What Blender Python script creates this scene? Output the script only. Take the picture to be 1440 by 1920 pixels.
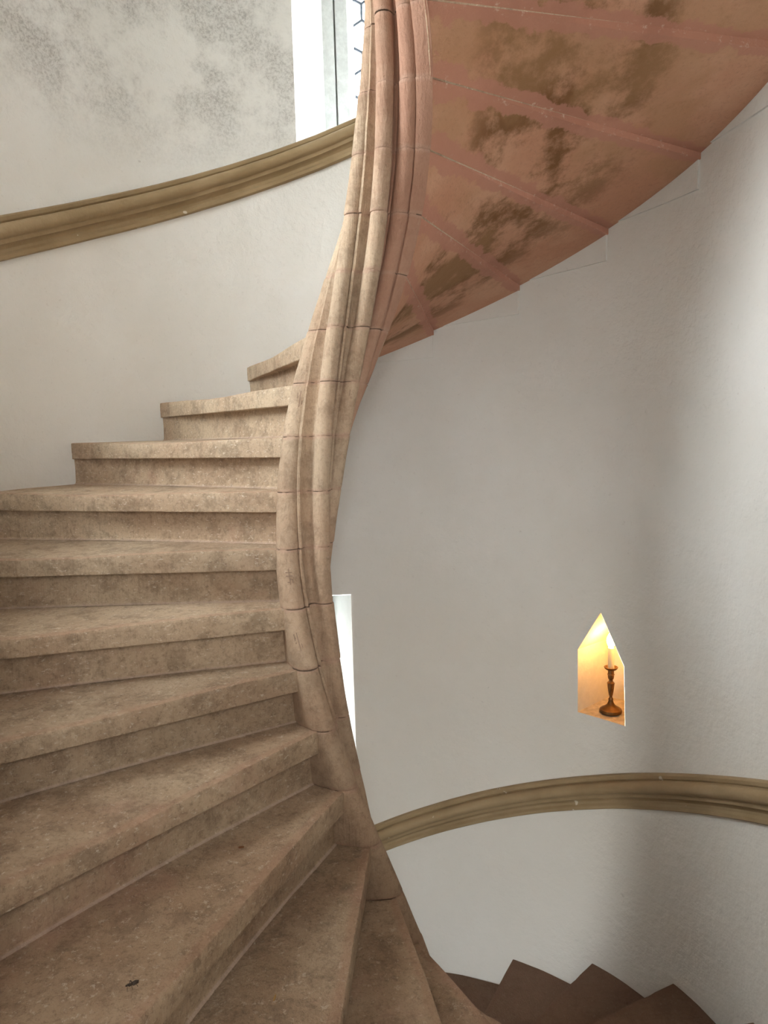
import bpy, bmesh, math, random
from mathutils import Vector, Matrix, noise
for o in list(bpy.data.objects): bpy.data.objects.remove(o)
C = bpy.context.scene.collection
S = 0.18                                   # one stair rise in metres; lengths below are in rises
R, DTH, TH0 = 8.397, 0.2990, 2.7971        # wall radius, turn per step, azimuth of step 0
PI = math.pi

# ---------------------------------------------------------------- camera
YAW, PIT, ROL, FPX = 0.0558, -0.1064, -0.0281, 1356.5
cd = bpy.data.cameras.new('camera'); cam = bpy.data.objects.new('camera', cd); C.objects.link(cam)
fw = Vector((math.sin(YAW)*math.cos(PIT), math.cos(YAW)*math.cos(PIT), math.sin(PIT)))
rt = Vector((math.cos(YAW), -math.sin(YAW), 0)); up = rt.cross(fw)
r2 = rt*math.cos(ROL)+up*math.sin(ROL); u2 = -rt*math.sin(ROL)+up*math.cos(ROL)
m = Matrix((r2, u2, -fw)).transposed().to_4x4()
m.translation = Vector((-0.2066, -13.1267, 0.9931))*S
cam.matrix_world = m
cd.sensor_fit = 'VERTICAL'; cd.sensor_height = 24; cd.lens = 24*FPX/1920; cd.clip_start = 0.02
bpy.context.scene.camera = cam

# ---------------------------------------------------------------- world, exposure
vs = bpy.context.scene.view_settings
vs.view_transform = 'Standard'; vs.look = 'None'; vs.exposure = 1.42; vs.gamma = 1.0; vs.use_curve_mapping = False
w = bpy.data.worlds.new('overcast_sky'); bpy.context.scene.world = w; w.use_nodes = True
nt = w.node_tree; bg = nt.nodes['Background']
tc = nt.nodes.new('ShaderNodeTexCoord'); sp = nt.nodes.new('ShaderNodeSeparateXYZ'); mr = nt.nodes.new('ShaderNodeMapRange')
nt.links.new(tc.outputs['Generated'], sp.inputs[0]); nt.links.new(sp.outputs['Z'], mr.inputs[0])
mr.inputs[1].default_value = -0.15; mr.inputs[2].default_value = 0.15
mx = nt.nodes.new('ShaderNodeMix'); mx.data_type = 'RGBA'
mx.inputs[6].default_value = (.50, .47, .42, 1); mx.inputs[7].default_value = (1.0, .985, .96, 1)
nt.links.new(mr.outputs[0], mx.inputs[0]); nt.links.new(mx.outputs[2], bg.inputs[0])
bg.inputs[1].default_value = 17.0

def portal(name, loc, normal, sx, sz):
    l = bpy.data.lights.new(name, 'AREA'); l.shape = 'RECTANGLE'; l.size = sx*S; l.size_y = sz*S; l.cycles.is_portal = True
    o = bpy.data.objects.new(name, l); C.objects.link(o)
    o.location = Vector(loc)*S; o.rotation_euler = (-Vector(normal)).to_track_quat('Z', 'Y').to_euler()

# ---------------------------------------------------------------- helpers
def link(name, me, mat=None, parent=None, **props):
    o = bpy.data.objects.new(name, me); C.objects.link(o)
    if mat and me is not None and not me.materials:
        for q in (mat if isinstance(mat, (list, tuple)) else [mat]): me.materials.append(q)
    if parent is not None: o.parent = parent
    for k, v in props.items(): o[k] = v
    return o
def mesh(name, V, F, smooth=False, scale=S):
    me = bpy.data.meshes.new(name); me.from_pydata([tuple(c*scale for c in v) for v in V], [], F)
    me.update()
    if smooth: me.polygons.foreach_set('use_smooth', [True]*len(me.polygons))
    return me
def fix(me, angle=None):
    bm = bmesh.new(); bm.from_mesh(me); bmesh.ops.remove_doubles(bm, verts=bm.verts, dist=1e-5)
    bmesh.ops.recalc_face_normals(bm, faces=bm.faces); 
    if angle is not None:
        for e in bm.edges:
            if len(e.link_faces) == 2: e.smooth = e.calc_face_angle(0) < angle
        for f in bm.faces: f.smooth = True
    bm.to_mesh(me); bm.free(); return me
def th(k): return TH0-k*DTH
def pol(r, a, z=0): return (r*math.cos(a), r*math.sin(a), z)
def loc2w(u, v, k, z):
    a = th(k); c, s = math.cos(a), math.sin(a); return (u*c-v*s, u*s+v*c, z)
def lerp(a, b, t): return a+(b-a)*t

# ---------------------------------------------------------------- materials
class NM:
    def __init__(s, name, rough=.8, spec=.3):
        s.m = bpy.data.materials.new(name); s.m.use_nodes = True; s.t = s.m.node_tree
        s.b = s.t.nodes['Principled BSDF']; s.b.inputs['Roughness'].default_value = rough
        s.b.inputs['Specular IOR Level'].default_value = spec
        s.tc = s.t.nodes.new('ShaderNodeTexCoord'); s.pos = s.tc.outputs['Object']
    def L(s, a, b): s.t.links.new(a, b)
    def noise(s, scale, detail=6, rough=.6, vec=None, dist=0, stretch=None):
        n = s.t.nodes.new('ShaderNodeTexNoise'); n.inputs['Scale'].default_value = scale
        n.inputs['Detail'].default_value = detail; n.inputs['Roughness'].default_value = rough; n.inputs['Distortion'].default_value = dist
        v = vec or s.pos
        if stretch:
            mp = s.t.nodes.new('ShaderNodeMapping'); mp.inputs['Scale'].default_value = stretch; s.L(v, mp.inputs[0]); v = mp.outputs[0]
        s.L(v, n.inputs['Vector']); return n.outputs['Fac']
    def ramp(s, fac, a, b, lo=0., hi=1.):
        r = s.t.nodes.new('ShaderNodeMapRange'); r.inputs[1].default_value = a; r.inputs[2].default_value = b
        r.inputs[3].default_value = lo; r.inputs[4].default_value = hi; r.interpolation_type = 'SMOOTHSTEP'
        s.L(fac, r.inputs[0]); return r.outputs[0]
    def mix(s, fac, a, b, mode='MIX'):
        n = s.t.nodes.new('ShaderNodeMix'); n.data_type = 'RGBA'; n.blend_type = mode
        for inp, v in ((n.inputs[0], fac), (n.inputs[6], a), (n.inputs[7], b)):
            if isinstance(v, (int, float)): inp.default_value = v
            elif isinstance(v, tuple): inp.default_value = (*v, 1)
            else: s.L(v, inp)
        return n.outputs[2]
    def math(s, op, a, b=None):
        n = s.t.nodes.new('ShaderNodeMath'); n.operation = op
        for inp, v in ((n.inputs[0], a), (n.inputs[1], b)):
            if v is None: continue
            if isinstance(v, (int, float)): inp.default_value = v
            else: s.L(v, inp)
        return n.outputs[0]
    def attr(s, name):
        n = s.t.nodes.new('ShaderNodeAttribute'); n.attribute_name = name; return n
    def sep(s, v):
        n = s.t.nodes.new('ShaderNodeSeparateXYZ'); s.L(v, n.inputs[0]); return n.outputs
    def vor(s, scale):
        n = s.t.nodes.new('ShaderNodeTexVoronoi'); n.inputs['Scale'].default_value = scale; s.L(s.pos, n.inputs['Vector']); return n.outputs['Distance']
    def fin(s, col, bumps=(), strength=1.0):
        if isinstance(col, tuple): s.b.inputs['Base Color'].default_value = (*col, 1)
        else: s.L(col, s.b.inputs['Base Color'])
        prev = None
        for h, d in bumps:
            b = s.t.nodes.new('ShaderNodeBump'); b.inputs['Distance'].default_value = d; b.inputs['Strength'].default_value = strength
            s.L(h, b.inputs['Height'])
            if prev: s.L(prev, b.inputs['Normal'])
            prev = b.outputs[0]
        if prev: s.L(prev, s.b.inputs['Normal'])
        return s.m

def plaster():
    n = NM('white_lime_plaster', .85, .15)
    c = n.mix(n.ramp(n.noise(1.7, 4), .35, .7), (.765, .755, .725), (.80, .795, .775))
    c = n.mix(n.ramp(n.noise(60, 3, .7), .62, .75, 0, .22), c, (.45, .42, .38))
    c = n.mix(n.ramp(n.math('ADD', n.sep(n.pos)[2], n.math('MULTIPLY', n.noise(1.5, 4), .8)), .2, -.8, 0, .4), c, (.68, .63, .56))
    # thin scattered scuffs
    sc = n.math('MULTIPLY', n.ramp(n.noise(9, 8, .75, dist=1.5), .66, .72), n.ramp(n.noise(2.3, 2), .45, .6))
    c = n.mix(n.math('MULTIPLY', sc, .35), c, (.36, .33, .30))
    # grey speckled damp stains on the wall left of the upper window
    x, y, z = n.sep(n.pos)
    zone = n.math('MULTIPLY', n.ramp(z, 1.30, 1.95), n.math('MULTIPLY', n.ramp(y, .2, .7), n.ramp(x, .2, -.2)))
    patch = n.ramp(n.noise(2.9, 7, .66), .40, .60)
    speck = n.ramp(n.noise(75, 5, .8), .42, .62)
    f = n.math('MULTIPLY', n.math('MULTIPLY', zone, patch), n.math('ADD', n.math('MULTIPLY', speck, .5), .28))
    c = n.mix(f, c, (.30, .285, .27))
    return n.fin(c, ((n.noise(28, 5, .55), .004), (n.noise(6, 4), .012), (n.noise(130, 3), .0012)))
def stone(name, a, b, fleck, dark, flecks=1.0, tool=True):
    n = NM(name, .8, .25)
    oi = n.t.nodes.new('ShaderNodeObjectInfo')
    big = n.ramp(n.noise(2.2, 5, .6, dist=.5), .38, .66)
    c = n.mix(big, a, b)
    c = n.mix(n.ramp(n.noise(12, 9, .8), .46, .62, 0, .42), c, dark)
    c = n.mix(n.ramp(n.noise(70, 6, .85), .49, .64, 0, .42*flecks), c, dark)
    c = n.mix(n.ramp(n.noise(55, 4, .8, stretch=(1, 1, 2)), .575, .66, 0, .6*flecks), c, fleck)
    v = n.math('ADD', n.math('MULTIPLY', oi.outputs['Random'], .16), .92)
    cc = n.t.nodes.new('ShaderNodeCombineColor'); [n.L(v, cc.inputs[i]) for i in range(3)]
    c = n.mix(1.0, c, cc.outputs[0], 'MULTIPLY')
    holes = n.ramp(n.vor(34), .03, .09)
    bumps = [(n.noise(35, 8, .7), .005), (n.noise(160, 5, .75), .002), (holes, .0012)]
    if tool: bumps.append((n.noise(120, 3, .5, stretch=(1, 1, .08)), .0035))
    return n, c, bumps
def m_stone():
    n, c, b = stone('worn_beige_sandstone', (.59, .465, .335), (.50, .365, .255), (.82, .73, .61), (.15, .10, .065))
    # walked tread tops carry pinker rims and darker, dirtier middles
    g = n.attr('wearmask'); w_ = n.sep(g.outputs['Vector'])
    rag = n.math('ADD', w_[0], n.math('MULTIPLY', n.math('SUBTRACT', n.noise(20, 5, .7), .5), .9))
    c = n.mix(n.ramp(rag, .5, 1.1, 0, .4), c, (.50, .30, .21))        # pink rim of nosing
    # lower stones are darker and browner
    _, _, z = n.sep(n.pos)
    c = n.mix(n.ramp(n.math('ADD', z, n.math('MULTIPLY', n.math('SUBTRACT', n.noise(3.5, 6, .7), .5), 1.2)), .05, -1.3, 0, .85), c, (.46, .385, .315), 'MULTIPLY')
    c = n.mix(n.ramp(n.math('ADD', n.noise(2.7, 7, .7), n.math('MULTIPLY', z, -.05)), .58, .72, 0, .28), c, (.44, .25, .18))
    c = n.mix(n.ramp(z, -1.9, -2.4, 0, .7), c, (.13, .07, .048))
    mort = n.ramp(w_[1], .5, .95, 0, .4)
    c = n.mix(mort, c, (.52, .39, .33))
    return n.fin(c, b)
def m_newel():
    n, c, b = stone('dressed_newel_sandstone', (.56, .43, .31), (.47, .33, .23), (.58, .46, .36), (.22, .145, .095), .7)
    g = n.attr('paint'); w_ = n.sep(g.outputs['Vector'])
    rag = n.math('ADD', w_[0], n.math('MULTIPLY', n.math('SUBTRACT', n.noise(7, 5, .6), .5), .5))
    c = n.mix(n.ramp(rag, .3, .9, 0, .75), c, (.44, .225, .16))
    jm = n.math('ADD', w_[1], n.math('MULTIPLY', n.math('SUBTRACT', n.noise(16, 5, .7), .5), 1.0))
    c = n.mix(n.ramp(jm, .45, .9, 0, .55), c, (.50, .33, .25))
    ck = n.math('MULTIPLY', n.ramp(w_[1], .90, .97), n.ramp(n.noise(9, 3), .50, .56))
    c = n.mix(n.math('MULTIPLY', ck, .8), c, (.06, .035, .022))
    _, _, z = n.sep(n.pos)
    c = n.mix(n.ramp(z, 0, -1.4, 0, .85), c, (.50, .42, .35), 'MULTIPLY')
    return n.fin(c, b)
def m_soffit():
    n = NM('red_limewashed_soffit', .85, .2)
    g = n.attr('soffit'); e = n.sep(g.outputs['Vector'])   # x: 0 inner .. 1 wall, y: distance from the nearer joint (rises)
    c = n.mix(n.ramp(n.noise(3, 5, .6), .35, .65), (.60, .34, .225), (.53, .27, .17))
    c = n.mix(n.ramp(n.noise(70, 6, .8), .5, .72, 0, .45), c, (.26, .14, .09))
    # brown soot and damp patches in the middle of the slabs
    mid = n.math('MULTIPLY', n.ramp(e[0], .02, .22), n.ramp(e[0], .95, .55))
    st = n.ramp(n.math('ADD', n.noise(4.2, 8, .68), n.math('MULTIPLY', mid, .12)), .53, .70)
    c = n.mix(n.math('MULTIPLY', n.math('MULTIPLY', st, mid), .88), c, (.17, .082, .028))
    st2 = n.ramp(n.noise(1.9, 5, .6), .5, .62)
    c = n.mix(n.math('MULTIPLY', st2, .45), c, (.42, .24, .125))
    rag = n.math('ADD', e[1], n.math('MULTIPLY', n.math('SUBTRACT', n.noise(11, 6, .7), .5), .5))
    c = n.mix(n.ramp(rag, .17, .12, 0, .8), c, (.50, .24, .175))
    wl = n.math('MULTIPLY', n.ramp(e[1], .06, .02), n.ramp(n.noise(38, 6, .8), .56, .66))
    c = n.mix(n.math('MULTIPLY', wl, .6), c, (.70, .56, .46))
    return n.fin(c, ((n.noise(30, 6, .6), .004), (n.noise(140, 4, .7), .0015), (n.noise(4, 3), .01)))
def simple(name, col, rough=.6, spec=.3, metal=0, bump=None, emis=None, var=.0):
    n = NM(name, rough, spec); n.b.inputs['Metallic'].default_value = metal
    c = col
    if var: c = n.mix(n.ramp(n.noise(25, 5, .7), .35, .7, 0, 1), tuple(x*(1-var) for x in col), tuple(min(1, x*(1+var*.4)) for x in col))
    if emis: n.b.inputs['Emission Color'].default_value = (*emis[0], 1); n.b.inputs['Emission Strength'].default_value = emis[1]
    return n.fin(c, ((n.noise(bump[0], 4), bump[1]),) if bump else ())
def m_ledge():
    n = NM('ochre_painted_stone', .6, .3)
    c = n.mix(n.ramp(n.noise(5, 5, .6), .35, .7), (.35, .255, .145), (.29, .205, .11))
    c = n.mix(n.ramp(n.noise(22, 7, .75), .60, .72, 0, .5), c, (.27, .20, .12))
    c = n.mix(n.ramp(n.noise(16, 2, .5), .735, .75, 0, .8), c, (.66, .60, .5))
    return n.fin(c, ((n.noise(30, 5), .003),))
def m_glass():
    m = bpy.data.materials.new('clear_window_glass'); m.use_nodes = True; t = m.node_tree; t.nodes.clear()
    o = t.nodes.new('ShaderNodeOutputMaterial'); a = t.nodes.new('ShaderNodeBsdfTransparent'); g = t.nodes.new('ShaderNodeBsdfGlossy')
    a.inputs[0].default_value = (.94, .97, .98, 1); g.inputs['Roughness'].default_value = .08
    f = t.nodes.new('ShaderNodeMixShader'); f.inputs[0].default_value = .06
    t.links.new(a.outputs[0], f.inputs[1]); t.links.new(g.outputs[0], f.inputs[2]); t.links.new(f.outputs[0], o.inputs[0]); return m
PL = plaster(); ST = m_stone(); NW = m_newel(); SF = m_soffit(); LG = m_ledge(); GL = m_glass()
WF = simple('white_painted_window_stone', (.72, .745, .74), .8, bump=(14, .004), var=.12)
RV = simple('smooth_white_reveal_plaster', (.82, .83, .83), .85, .1, bump=(12, .002), var=.03)
LEAD = simple('blue_grey_lead', (.05, .06, .08), .5)
BRASS = simple('dark_aged_brass', (.20, .10, .035), .38, .5, .85, bump=(80, .0004), var=.35)
TUBE = simple('ivory_candle_tube', (.62, .56, .42), .45)
NP = simple('niche_plaster', (.74, .68, .58), .8, bump=(60, .002), var=.06)
NF = simple('niche_floor_plaster', (.60, .50, .38), .8, bump=(50, .003), var=.3)
BULB = simple('glowing_bulb_glass', (.9, .8, .5), .3, emis=((1, .52, .16), 36))
DARK = simple('dark_brown_debris', (.035, .022, .014), .6)
RUST = simple('rusty_brown_leaf_bits', (.16, .06, .02), .7)
MARK = simple('groove_shade_stone', (.27, .185, .135), .9)

# ---------------------------------------------------------------- round wall with its openings
def ztop_ledge(a, turn=0): return (TH0-a)/DTH+5.52+turn
TURN = 2*PI/DTH
D2 = math.radians
W1 = dict(a=D2(98.0), b=D2(62), top=18.0, turn=0)
W2 = dict(a=D2(112), b=D2(90.55), top=-3.78, turn=-TURN)
W3 = dict(a=D2(220), b=D2(174), top=16.5, turn=0)
W4 = dict(a=D2(233), b=D2(203), top=-7.5, turn=-TURN)
NICHE = [(43.85, -6.76), (34.15, -6.76), (34.5, -5.17), (39.2, -3.86), (43.85, -4.99)]
NICHE = [(D2(a), z) for a, z in NICHE]
DOOR = [(D2(270-24.2), -6.0), (D2(270+24.2), -6.0), (D2(270+24.2), 5.0), (D2(270+12), 6.1), (D2(270), 6.5), (D2(270-12), 6.1), (D2(270-24.2), 5.0)]
def winpoly(w): return [(w['a'], ztop_ledge(w['a'], w['turn'])), (w['b'], ztop_ledge(w['b'], w['turn'])), (w['b'], w['top']), (w['a'], w['top'])]
def wavy(a, z):
    p = Vector((math.cos(a)*5, math.sin(a)*5, z*.6))
    return R+.035*noise.noise(p*.55)+.012*noise.noise(p*2.1)
def build_wall():
    bm = bmesh.new(); NA = 220; A0, A1 = D2(-90), D2(270); Z0, Z1, NZ = -25, 22, 94
    # in the unrolled plane (angle, height)
    A0, A1 = D2(-80), D2(280)
    vs_ = [[bm.verts.new((A0+(A1-A0)*i/NA, Z0+(Z1-Z0)*j/NZ, 0)) for j in range(NZ+1)] for i in range(NA+1)]
    for i in range(NA):
        for j in range(NZ): bm.faces.new((vs_[i][j], vs_[i+1][j], vs_[i+1][j+1], vs_[i][j+1]))
    dl = [((a if a < A1 else a-2*PI), z) for a, z in DOOR]
    holes = [winpoly(W1), winpoly(W2), winpoly(W3), winpoly(W4), NICHE]
    # the door spans the seam: cut it as two pieces
    d0 = D2(270)
    holes.append([(min(a, A1+.2), z) for a, z in DOOR])
    holes.append([(a-2*PI, z) for a, z in DOOR])
    for poly in holes:
        xs = [p[0] for p in poly]; ys = [p[1] for p in poly]; cx = sum(xs)/len(xs); cy = sum(ys)/len(ys)
        def near(): return [f for f in bm.faces if min(xs)-.05 < f.calc_center_median().x < max(xs)+.05 and min(ys)-.6 < f.calc_center_median().y < max(ys)+.6]
        n = len(poly); pl = []
        for i in range(n):
            a = Vector((*poly[i], 0)); b = Vector((*poly[(i+1) % n], 0)); d = b-a
            nn = Vector((-d.y, d.x, 0)).normalized()
            if nn.dot(Vector((cx, cy, 0))-a) < 0: nn = -nn
            pl.append((a, nn)); fs = near()
            geom = fs+list({e for f in fs for e in f.edges})+list({v for f in fs for v in f.verts})
            bmesh.ops.bisect_plane(bm, geom=geom, plane_co=a, plane_no=nn, dist=1e-6)
        kill = [f for f in near() if all((f.calc_center_median()-a).dot(nn) > 1e-6 for a, nn in pl)]
        bmesh.ops.delete(bm, geom=kill, context='FACES')
    for v in bm.verts:
        a, z = v.co.x, v.co.y; r = wavy(a, z); v.co = Vector(pol(r, a, z))*S
    bmesh.ops.remove_doubles(bm, verts=bm.verts, dist=1e-5)
    for f in bm.faces:
        f.smooth = True
        if f.normal.dot(Vector((f.calc_center_median().x, f.calc_center_median().y, 0))) > 0: f.normal_flip()
    me = bpy.data.meshes.new('wall_round'); bm.to_mesh(me); bm.free()
    return link('wall_round', me, PL, kind='structure')
WALL = build_wall()
def disc(name, z, mat):
    N = 96; V = [pol(R+.4, 2*PI*i/N, z) for i in range(N)]
    return link(name, mesh(name, V, [tuple(range(N))]), mat, kind='structure')
disc('floor', -25, ST); disc('ceiling', 22, PL)

# reveal: a ring of quads between an inner loop on the wall and an outer loop
def loft(name, A, B, mat, parent, closed=True):
    n = len(A); V = A+B; F = []
    for i in range(n if closed else n-1):
        j = (i+1) % n; F.append((i, j, n+j, n+i))
    return link(name, mesh(name, V, F), mat, parent)
def onwall(a, z, off=-.01): return pol(wavy(a, z)+off, a, z)

def clip_poly(P, x0, x1, y0, y1):
    for ax, lim, sg in ((0, x0, 1), (0, x1, -1), (1, y0, 1), (1, y1, -1)):
        Q = []
        for i in range(len(P)):
            a, b = P[i-1], P[i]; da = (a[ax]-lim)*sg; db = (b[ax]-lim)*sg
            if (da >= 0) != (db >= 0):
                t = da/(da-db); Q.append((a[0]+(b[0]-a[0])*t, a[1]+(b[1]-a[1])*t))
            if db >= 0: Q.append(b)
        P = Q
        if not P: return P
    return P

def window(name, w, P0, dirdeg, width, zb, zt, depth_in=.35, hs=.5):
    """P0: left edge (seen from inside) of the glass plane; dirdeg: outward azimuth."""
    rootm = None
    od = Vector((math.cos(D2(dirdeg)), math.sin(D2(dirdeg)), 0)); td = Vector((math.sin(D2(dirdeg)), -math.cos(D2(dirdeg)), 0))
    def P(s, z, d=0): q = Vector(P0)+td*s+od*d; return (q.x, q.y, z)
    N = 10
    inner, outer = [], []
    for i in range(N+1):
        a = lerp(w['a'], w['b'], i/N); inner.append(onwall(a, ztop_ledge(a, w['turn']))); outer.append(P(lerp(0, width, i/N), zb))
    M = 6
    for i in range(1, M+1):
        z0 = ztop_ledge(w['b'], w['turn']); z = lerp(z0, w['top'], i/M); inner.append(onwall(w['b'], z)); outer.append(P(width, lerp(zb, zt, i/M)))
    for i in range(1, N+1):
        a = lerp(w['b'], w['a'], i/N); inner.append(onwall(a, w['top'])); outer.append(P(lerp(width, 0, i/N), zt))
    for i in range(1, M):
        z0 = ztop_ledge(w['a'], w['turn']); inner.append(onwall(w['a'], lerp(w['top'], z0, i/M))); outer.append(P(0, lerp(zt, zb, i/M)))
    root = loft(name, inner, outer, RV, None); root['kind'] = 'structure'
    # frame: a stone frame around the glass, proud of the reveal's end, inner side bevelled
    fw_ = .42; V = []; F = []
    prof = [(-.72, -1.72), (-.08, -1.56), (-.07, -1.38), (-.03, -1.38), (-.02, -1.54), (.34, -1.50), (fw_, -1.36), (fw_, .35), (-.72, .35)]
    for (sx, sz, dx, dz) in ((0, zb, 1, 1), (width, zb, -1, 1), (width, zt, -1, -1), (0, zt, 1, -1)):
        for q, d in prof: V.append(P(sx+dx*q, sz+dz*q, d))
    n = len(prof)
    for c in range(4):
        for i in range(n):
            a = c*n+i; b = c*n+(i+1) % n; a2 = ((c+1) % 4)*n+i; b2 = ((c+1) % 4)*n+(i+1) % n; F.append((a, b, b2, a2))
    link('window_frame', fix(mesh('window_frame', V, F)), WF, root)
    # leaded hexagonal panes
    x0, x1, y0, y1 = fw_, width-fw_, zb+fw_, zt-fw_
    fr = bpy.data.objects.new('leaded_glazing', None); C.objects.link(fr); fr.parent = root
    hw = hs*math.sqrt(3)/2; cv, cf = [], []; row = 0; y = y0-hs*.2
    def bar(a, b, r):
        a = Vector(a); b = Vector(b); d = (b-a); L = d.length
        if L < .02: return
        d.normalize(); nrm = Vector((-d.y, d.x)); s = len(cv)
        for q in (a, b):
            for o1, o2 in ((-r, -r), (r, -r), (r, r), (-r, r)):
                qq = q+nrm*o1; cv.append(P(qq.x, qq.y, .05+o2))
        cf.extend([(s, s+1, s+5, s+4), (s+1, s+2, s+6, s+5), (s+2, s+3, s+7, s+6), (s+3, s, s+4, s+7), (s, s+1, s+2, s+3), (s+4, s+5, s+6, s+7)])
    while y < y1+hs:
        x = x0-hw*.35+(hw if row % 2 else 0)-2*hw
        while x < x1+2*hw:
            hx = [(x+hs*math.cos(D2(90+60*i)), y+hs*math.sin(D2(90+60*i))) for i in range(6)]
            q = clip_poly(hx, x0, x1, y0, y1)
            if len(q) > 2:
                cx = sum(a for a, b in q)/len(q); cy = sum(b for a, b in q)/len(q)
                q2 = [(cx+(a-cx)*.97, cy+(b-cy)*.97) for a, b in q]; k = len(q2)
                V = [P(a, b, .04) for a, b in q2]+[P(a, b, .06) for a, b in q2]
                F = [tuple(range(k)), tuple(range(2*k-1, k-1, -1))]+[(i, (i+1) % k, k+(i+1) % k, k+i) for i in range(k)]
                link('pane', mesh('pane', V, F), GL, fr)
                for i in range(len(q)):
                    a, b = q[i-1], q[i]
                    if i % 1 == 0 and (a[0], a[1]) > (b[0], b[1]) or True:
                        onb = any(abs(a[ax]-l) < 1e-6 and abs(b[ax]-l) < 1e-6 for ax, l in ((0, x0), (0, x1), (1, y0), (1, y1)))
                        if not onb and (b[0]-a[0] > 1e-6 or (abs(b[0]-a[0]) < 1e-6 and b[1] > a[1])): bar(a, b, .038)
            x += 2*hw
        y += 1.5*hs; row += 1
    link('lead_came', mesh('lead_came', cv, cf), LEAD, fr)
    c = Vector(P(width/2, (zb+zt)/2, .6)); portal(name+'_daylight', c, -od, width, zt-zb)
    return root
window('window_1', W1, (.22, 12.10, 0), 84, 3.9, 9.9, 17.0)
window('window_2', W2, (-3.55, 11.3, 0), 104, 2.55, -10.2, -4.4)

window('added_window_3', W3, (-11.15, -5.7, 0), 196, 4.9, 5.4, 15.8)  # out of view, added to light the treads from the upper left
window('added_window_4', W4, (-8.7, -8.85, 0), 218, 3.3, -16.6, -8.3)  # out of view, added to light the lower right wall
# doorway reveal (the photographer stands in it)
inn = []; 
def arc_in(P, n=6):
    out = []
    for i in range(len(P)):
        a, b = P[i], P[(i+1) % len(P)]
        for j in range(n): out.append((lerp(a[0], b[0], j/n), lerp(a[1], b[1], j/n)))
    return out
DP = arc_in(DOOR)
inner = [onwall(a, z) for a, z in DP]; outer = [(x*1.5, -18.0, z) for x, y, z in inner]
small = [(x*.30, -18.2, z*.24+3.9) for x, y, z in inner]
d = loft('door_1', inner, outer, PL, None); d['kind'] = 'structure'
loft('light_limiting_end_wall', outer, small, PL, d)  # unseen end wall, its small high opening shaped to limit light from the door
portal('door_daylight', (0, -18.3, 3.96), (0, 1, 0), 2.3, 3.1)

# candle niche (setting), with floor
nc = D2(39.0); od = Vector((math.cos(nc), math.sin(nc), 0))
inner = [onwall(a, z) for a, z in arc_in(NICHE, 3)]
backz = {}
bk = [(D2(42.75), -6.72), (D2(34.9), -6.72), (D2(35.2), -5.15), (D2(39.1), -4.02), (D2(42.75), -5.0)]
outer = [pol(R+1.5, a, z) for a, z in arc_in(bk, 3)]
n = len(inner)
V = inner+outer; F = [(i, (i+1) % n, n+(i+1) % n, n+i) for i in range(3, n)]+[tuple(range(n, 2*n))]
niche = link('wall_niche', mesh('niche', V, F), NP, kind='structure')
V = inner[:4]+outer[:4]
link('niche_floor', mesh('niche_floor', V, [(i, i+1, 5+i, 4+i) for i in range(3)]), NF, niche)

# ---------------------------------------------------------------- string course
LP = [(-.05, 5.60), (.10, 5.585), (.135, 5.55), (.13, 5.47), (.10, 5.43)]
LP += [(.16+.17*math.cos(D2(a)), 5.25+.17*math.sin(D2(a))) for a in range(105, -81, -15)]
LP += [(.19, 5.055), (.19, 4.985), (.15, 4.97), (.10, 4.93), (.07, 4.87), (.075, 4.80), (.11, 4.755), (.12, 4.74), (.12, 4.66), (.09, 4.635), (-.05, 4.62)]
def ledge(name, t0, t1):
    V = []; F = []; n = int((t1-t0)*8); k = len(LP)
    for i in range(n+1):
        t = lerp(t0, t1, i/n); a = th(t); w_ = .012*noise.noise(Vector((t*.7, 3, 0)))+.004*noise.noise(Vector((t*4, 9, 0)))
        for d_, z in LP: V.append(pol(wavy(a, z+t)-d_, a, z+t+w_))
    for i in range(n):
        for j in range(k-1): F.append((i*k+j, i*k+j+1, (i+1)*k+j+1, (i+1)*k+j))
    F += [tuple(range(k)), tuple(range(n*k+k-1, n*k-1, -1))]
    me = fix(mesh(name, V, F), D2(32))
    return link(name, me, LG, kind='structure')
aL = (TH0-D2(270-24.6)+2*PI)/DTH-TURN      # where the course meets the left door jamb
aR = (TH0-D2(270+32)+2*PI)/DTH-TURN
ledge('trim_1', aL, 13.5); ledge('trim_2', -20, aR)

# ---------------------------------------------------------------- staircase
stair = link('spiral_staircase', None, label='worn beige and pink sandstone spiral staircase with twisting moulded newel', category='staircase')
stair.location = (0, 0, 0)
rnd = random.Random(7)
def arcpts(cx, cy, r, a0, a1, n): return [(cx+r*math.cos(D2(lerp(a0, a1, i/n))), cy+r*math.sin(D2(lerp(a0, a1, i/n)))) for i in range(n+1)]
PROF = [(1.197, -.819, .8), (1.33, -.62, .3), (1.305, -.507, 0), (1.40, -.25, 0), (1.435, -.02, 0), (1.455, .14, 0)]
PROF += [(x, y, 0) for x, y in arcpts(1.235, .185, .205, -2, 165, 10)]
PROF += [(1.03, .265, 0), (1.00, .285, 0), (.972, .262, 0), (.958, .17, 0), (.935, .09, 0), (.89, .045, 0), (.84, .04, 0), (.795, .07, 0), (.765, .12, 0)]
PROF += [(x, y, 0) for x, y in arcpts(.635, .04, .155, 48, 232, 9)]
PROF += [(.57, -.10, 0), (.522, -.108, 0), (.520, -.15, 0), (.575, -.17, .1), (.64, -.21, .15), (.665, -.26, .15), (.64, -.31, .2)]
PROF += [(x, y, .25) for x, y in arcpts(.60, -.465, .16, 92, 285, 10)]
PROF += [(.69, -.585, .5), (.75, -.55, .6), (.775, -.585, .7), (.735, -.605, .7), (.73, -.64, .7), (.79, -.645, .7)]
PROF += [(x, y, .7) for x, y in arcpts(.85, -.79, .165, 120, 258, 8)]
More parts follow.
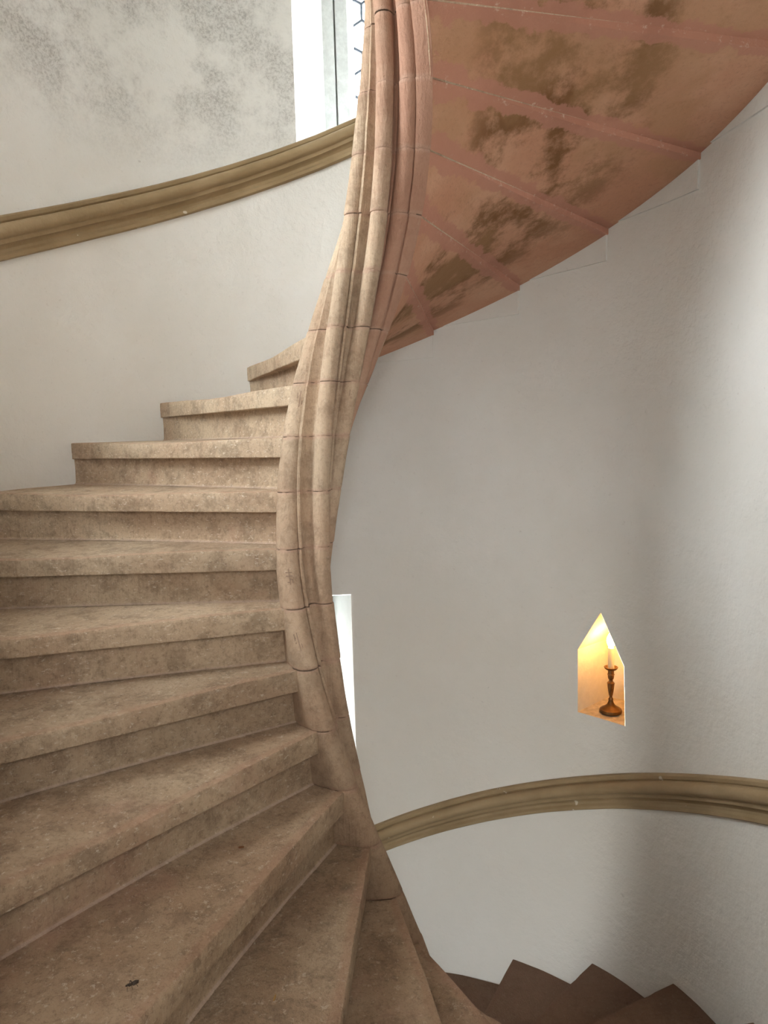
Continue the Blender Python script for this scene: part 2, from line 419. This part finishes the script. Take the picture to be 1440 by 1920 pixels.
PROF += [(.855, -.955, .8), (.825, -.985, .8), (.835, -1.02, .9), (.925, -1.11, .95), (1.02, -1.19, 1), (1.10, -1.13, 1)]
def newel_segment(k, parent):
    lv = [(-1.0, .014), (-.985, .003), (-.96, 0), (-.85, 0), (-.7, 0), (-.55, 0), (-.4, 0), (-.25, 0), (-.12, 0), (-.035, 0), (-.012, .003), (0.0, .014)]
    V = []; att = []; n = len(PROF); cx, cy = 1.05, -.35
    jx, jy = rnd.uniform(-.012, .012), rnd.uniform(-.012, .012)
    for dz, ins in lv:
        z = k+dz; ln = 1
        for i, (x, y, p) in enumerate(PROF):
            d = Vector((x-cx, y-cy)); L = d.length; q = noise.noise(Vector((x*3+k*7, y*3, z*2.2)))*.010
            x2 = x-d.x/L*(ins-q)+jx; y2 = y-d.y/L*(ins-q)+jy
            V.append(loc2w(x2, y2, z, z)); att.append((min(1, p+max(0, min(.45, (z-2.5)*.09))), 1-min(1, min(-dz, 1+dz)/.13), 0))
    F = []
    for l in range(len(lv)-1):
        for i in range(n):
            j = (i+1) % n; F.append((l*n+i, l*n+j, (l+1)*n+j, (l+1)*n+i))
    F += [tuple(range(n-1, -1, -1)), tuple(range((len(lv)-1)*n, len(lv)*n))]
    me = mesh('newel_segment', V, F)
    a = me.attributes.new('paint', 'FLOAT_VECTOR', 'POINT'); a.data.foreach_set('vector', [c for t in att for c in t])
    bm = bmesh.new(); bm.from_mesh(me); bmesh.ops.recalc_face_normals(bm, faces=bm.faces)
    for e in bm.edges:
        if len(e.link_faces) == 2: e.smooth = e.calc_face_angle(0) < D2(38)
    for f in bm.faces: f.smooth = True
    bm.to_mesh(me); bm.free()
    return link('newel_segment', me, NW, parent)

NS = 56
def step(k):
    near = -9 <= k <= 4
    ns = NS if near else 30
    amp = rnd.uniform(.05, .085); cen = rnd.uniform(.5, .62)
    DR = lambda s: lerp(.02, .13, min(1, s*2.0))
    V = []; wm = []; so = []; kinds = None
    for i in range(ns+1):
        s = i/ns; u = lerp(1.34, 8.5, s)
        jit = .5*noise.noise(Vector((u*1.3, k*5.1, 0)))+.35*noise.noise(Vector((u*4, k*3.3, 5)))+.2*noise.noise(Vector((u*11, k*3.3, 9)))
        chip = max(0, noise.noise(Vector((u*2.6, k*9.7, 2)))-.25)*.10
        vN = lerp(.235, .10, s)+.02*jit; vR = lerp(.02, .05, s)-.14*math.sin(PI*s)+.008*jit
        wear = amp*math.exp(-((s-cen)/.24)**2)+.012*jit
        pts = []; kd = []
        def tz(v, f=1.0):   # worn tread height
            t = max(0, vN-v); return -wear*math.exp(-(t/1.3)**2)-.012*noise.noise(Vector((u*1.1, v*1.1, k*2.))) * min(1, t*2)
        ff = min(1., (1-s)*12, s*12)
        c0 = chip*ff
        e0 = .016+.018*max(0, wear/amp)
        pts += [(vN-.10, tz(vN-.10)), (vN-e0*1.6-c0, tz(vN)-.003), (vN-e0*.6-c0*.7, tz(vN)-e0*.5-c0*.3), (vN-.002, tz(vN)-e0*1.7-c0), (vN, -.20), (vN-.004, -.372+.014*jit), (vN-.018, -.388+.014*jit), (vR+.03, -.372), (vR, -.39)]
        kd += [(1, 0), (1, 0), (.8, 0), (.35, 0), (0, 0), (0, 0), (0, 0), (0, 0), (0, 0)]
        pts += [(vR-.01, -.62), (vR-.005, -.85), (vR, -.955), (vR+.022, -.988), (vR+.05, -1.003)]
        kd += [(0, 0), (0, 0), (0, .3), (0, 1), (0, 1)]
        nb = len(pts)
        row = [loc2w(u, v, k, k+z) for v, z in pts]
        wmr = [(a, b, 0) for a, b in kd]; sor = [(s, 1, 0)]*nb
        row = row
        # underside: from joint k at z=k-1 to joint k+1
        NT = 9
        for j in range(NT+1):
            t = j/NT; rad = 1.55; pi_ = loc2w(*[1.53*math.cos(-.563-.299*t), 1.53*math.sin(-.563-.299*t)], k, 0)
            pw = loc2w(8.5*math.cos(-.039-.299*t), 8.5*math.sin(-.039-.299*t), k, 0)
            z = k-1.0+t*(1-DR(s))+.003-.07*s
            z += .02*math.sin(PI*t)*math.sin(PI*s)
            x = lerp(pi_[0], pw[0], s); y = lerp(pi_[1], pw[1], s)
            row.append((x, y, z)); wmr.append((0, 0, 0)); sor.append((s, min(t, 1-t)*lerp(.5, 2.4, s), 0))
        # back face top, then tread back to front
        bx, by = row[-1][0], row[-1][1]
        row.append((bx, by, k-.035)); wmr.append((0, 0, 0)); sor.append((s, .0, 0))
        fr = Vector(loc2w(u, vN-.10, k, 0)[:2]); bk = Vector((bx, by)); a_ = th(k)
        NB = 9
        for j in range(NB):
            g = 1-j/NB; q = fr.lerp(bk, g**1.15)
            vv = -q.x*math.sin(a_)+q.y*math.cos(a_)
            row.append((q.x, q.y, k+(tz(vv) if j else -.004))); wmr.append((max(0, 1-(vN-vv)*2.2)*.7, 0, 0)); sor.append((s, 1, 0))
        V += row; wm += wmr; so += sor
    m_ = len(row); F = []; mi = []
    for i in range(ns):
        for j in range(m_):
            j2 = (j+1) % m_; F.append((i*m_+j, i*m_+j2, (i+1)*m_+j2, (i+1)*m_+j)); mi.append(1 if nb <= j <= nb+NT else 0)
    F += [tuple(range(m_-1, -1, -1)), tuple(range(ns*m_, (ns+1)*m_))]; mi += [0, 0]
    me = mesh('stone_step', V, F); me.materials.append(ST); me.materials.append(SF)
    me.polygons.foreach_set('material_index', mi)
    for nm, dat in (('wearmask', wm), ('soffit', so)):
        a = me.attributes.new(nm, 'FLOAT_VECTOR', 'POINT'); a.data.foreach_set('vector', [c for t in dat for c in t])
    bm = bmesh.new(); bm.from_mesh(me); bmesh.ops.recalc_face_normals(bm, faces=bm.faces)
    for e in bm.edges:
        if len(e.link_faces) == 2: e.smooth = e.calc_face_angle(0) < D2(30)
    for f in bm.faces: f.smooth = True
    bm.to_mesh(me); bm.free()
    o = link('stone_step', me, None, stair)
    return o
segs = {}
for k in range(-19, 17):
    o = step(k); segs[k] = newel_segment(k, o)

# mason's marks on the newel rolls: dark strips painted for the grooves' shade
def mason_mark(k, cx, cy, r, ang, z, strokes, sc):
    """strokes: (s, z) pairs in mark units on the surface of a roll at profile point (cx,cy), direction ang."""
    V = []; F = []
    def P(s, zz, off):
        a = D2(ang)+s*sc/r; x = cx+(r+off)*math.cos(a); y = cy+(r+off)*math.sin(a); return Vector(loc2w(x, y, z+zz*sc, z+zz*sc))
    for (s0, z0, s1, z1) in strokes:
        d = Vector((s1-s0, z1-z0)).normalized()*.055; nx, nz = -d.y, d.x; b = len(V)
        for off in (-.012, .005):
            for q in ((s0-nx, z0-nz), (s0+nx, z0+nz), (s1+nx, z1+nz), (s1-nx, z1-nz)): V.append(tuple(P(q[0], q[1], off)))
        F += [(b, b+1, b+2, b+3), (b+4, b+5, b+6, b+7), (b, b+1, b+5, b+4), (b+1, b+2, b+6, b+5), (b+2, b+3, b+7, b+6), (b+3, b, b+4, b+7)]
    link('mason_mark', mesh('mason_mark', V, F), MARK, segs[k])
FORK = [(0, -1, 0, 1), (-.45, .55, .45, .55), (-.45, .1, .45, .1), (0, -.35, .4, -.35), (.4, -.35, .4, -.8), (-.35, -.7, .05, -.7)]
ARROW = [(0, -1, 0, 1), (-.4, .3, .4, .65), (-.4, -.2, .4, .1), (-.35, .8, -.35, .1), (.3, -.2, .3, -.7)]

for args in ((2, .635, .04, .155, 128, 1.45, FORK, .14), (1, .635, .04, .155, 122, .62, ARROW, .12), (2, 1.235, .185, .205, 138, 1.70, ARROW, .15),
             (-1, 1.235, .185, .205, 88, -1.45, FORK, .13), (-2, 1.235, .185, .205, 66, -2.52, ARROW, .15), (2, .60, -.465, .16, 142, 1.75, ARROW, .10)):
    mason_mark(*args)

# plaster patches over the step ends on the wall below the soffit
for k in range(4, 11):
    a1 = th(k)-.037; a0 = th(k-1)-.037
    N = 8; V = []; F = []
    for off in (.05, -.06):
        for i in range(N+1):
            t = i/N; a = lerp(a0, a1, t); zt_ = lerp(k-2.0, k-1.23, t)+.12; zb_ = lerp(k-2.02, k-1.83, t**.6)
            V.append(pol(wavy(a, zb_)+off, a, zb_)); V.append(pol(wavy(a, zt_)+off, a, zt_))
    M = 2*(N+1)
    for i in range(N):
        a, b, c, d_ = 2*i, 2*i+1, 2*i+3, 2*i+2
        F += [(a, b, c, d_), (M+a, M+d_, M+c, M+b), (a, d_, M+d_, M+a), (b, M+b, M+c, c)]
    F += [(0, M, M+1, 1), (2*N, 2*N+1, M+2*N+1, M+2*N)]
    link('plaster_patch', fix(mesh('plaster_patch', V, F), D2(30)), PL, WALL)

# ---------------------------------------------------------------- electric candle in the niche
def lathe(name, prof, mat, parent, n=32, ang=40):
    V = [(r*math.cos(2*PI*i/n), r*math.sin(2*PI*i/n), z) for r, z in prof for i in range(n)]; F = []
    for j in range(len(prof)-1):
        for i in range(n): F.append((j*n+i, j*n+(i+1) % n, (j+1)*n+(i+1) % n, (j+1)*n+i))
    F += [tuple(range(n-1, -1, -1)), tuple(range((len(prof)-1)*n, len(prof)*n))]
    return link(name, fix(mesh(name, V, F), D2(ang)), mat, parent)
cs = link('candlestick_lamp', None, label='aged brass candlestick with a glowing electric candle bulb, in the pointed wall niche', category='lamp')
cs.location = Vector((6.90, 5.60, -6.735))*S
lathe('base', [(.27, 0), (.295, .02), (.30, .06), (.285, .10), (.25, .115), (.235, .135), (.17, .17), (.11, .22), (.07, .30), (.06, .36)], BRASS, cs)
lathe('stem', [(.055, .35), (.07, .37), (.06, .40), (.04, .43), (.04, .47), (.055, .50), (.085, .70), (.095, .80), (.10, .83), (.085, .855), (.06, .87), (.055, .90), (.05, .92), (.075, .96), (.085, 1.03), (.085, 1.06), (.10, 1.075), (.085, 1.09), (.08, 1.20)], BRASS, cs)
lathe('drip_pan', [(.08, 1.19), (.13, 1.205), (.17, 1.24), (.185, 1.28), (.175, 1.285), (.14, 1.25), (.08, 1.23)], BRASS, cs)
lathe('candle_tube', [(.085, 1.22), (.085, 1.80), (.078, 1.815), (.03, 1.815)], TUBE, cs)
bulb = lathe('bulb', [(.055, 1.81), (.065, 1.83), (.06, 1.85), (.085, 1.89), (.108, 1.95), (.118, 2.01), (.11, 2.07), (.088, 2.14), (.055, 2.20), (.025, 2.24), (.004, 2.25)], BULB, cs, ang=80)

# ---------------------------------------------------------------- small dirt on the treads
def blob(r, seed, sz=(1, 1, .5)):
    bm = bmesh.new(); bmesh.ops.create_icosphere(bm, subdivisions=1, radius=r)
    for v in bm.verts:
        f = 1+.45*noise.noise(v.co/r*1.3+Vector((seed, 0, 0))); v.co = Vector((v.co.x*f*sz[0], v.co.y*f*sz[1], v.co.z*f*sz[2]))
    me = bpy.data.meshes.new('blob'); bm.to_mesh(me); bm.free(); return me
ins = link('dead_insect', None, label='small dark dead insect lying on the broad tread at the lower left', category='insect')
ins.location = Vector((-2.727, -5.563, -4.99))*S; ins.rotation_euler = (0, 0, .5)
b_ = blob(.0055, 1, (1.5, .8, .75)); o = link('abdomen', b_, DARK, ins); o.location = (.006, 0, .004)
o = link('thorax', blob(.0038, 3, (1.1, .9, .8)), DARK, ins); o.location = (-.004, 0, .004)
o = link('head', blob(.0026, 5, (1, 1, .9)), DARK, ins); o.location = (-.0095, .001, .004)
for i, (x, sgn, yaw) in enumerate([(.002, 1, .5), (-.003, 1, 0), (-.006, 1, -.6), (.002, -1, .5), (-.003, -1, 0), (-.006, -1, -.6)]):
    V = [(0, 0, .004), (0, .0008, .004), (.0006, 0, .005), (.001, .007*sgn, .007), (.001, .0078*sgn, .007), (.0016, .007*sgn, .008), (.002, .012*sgn, 0), (.002, .0126*sgn, 0), (.0026, .012*sgn, .001)]
    F = [(0, 1, 4, 3), (1, 2, 5, 4), (2, 0, 3, 5), (3, 4, 7, 6), (4, 5, 8, 7), (5, 3, 6, 8), (0, 2, 1), (6, 7, 8)]
    o = link('leg', mesh('leg', V, F, scale=1), DARK, ins); o.location = (x, 0, 0); o.rotation_euler = (0, 0, yaw)

lf = link('leaf_scrap', blob(.006, 9, (1.5, .9, .12)), RUST, label='tiny flat dark brown scrap lying mid tread above the dead insect', category='debris')
lf.location = Vector((-1.885, -2.938, -4.985))*S
lf = link('wood_chip', blob(.006, 12, (.5, 2.0, .3)), simple('tan_wood_chip', (.33, .19, .06), .7), label='small curled tan chip on the tread at the bottom centre', category='debris')
lf.location = Vector((-1.2788, -4.678, -5.985))*S; lf.rotation_euler = (0, 0, -.2)
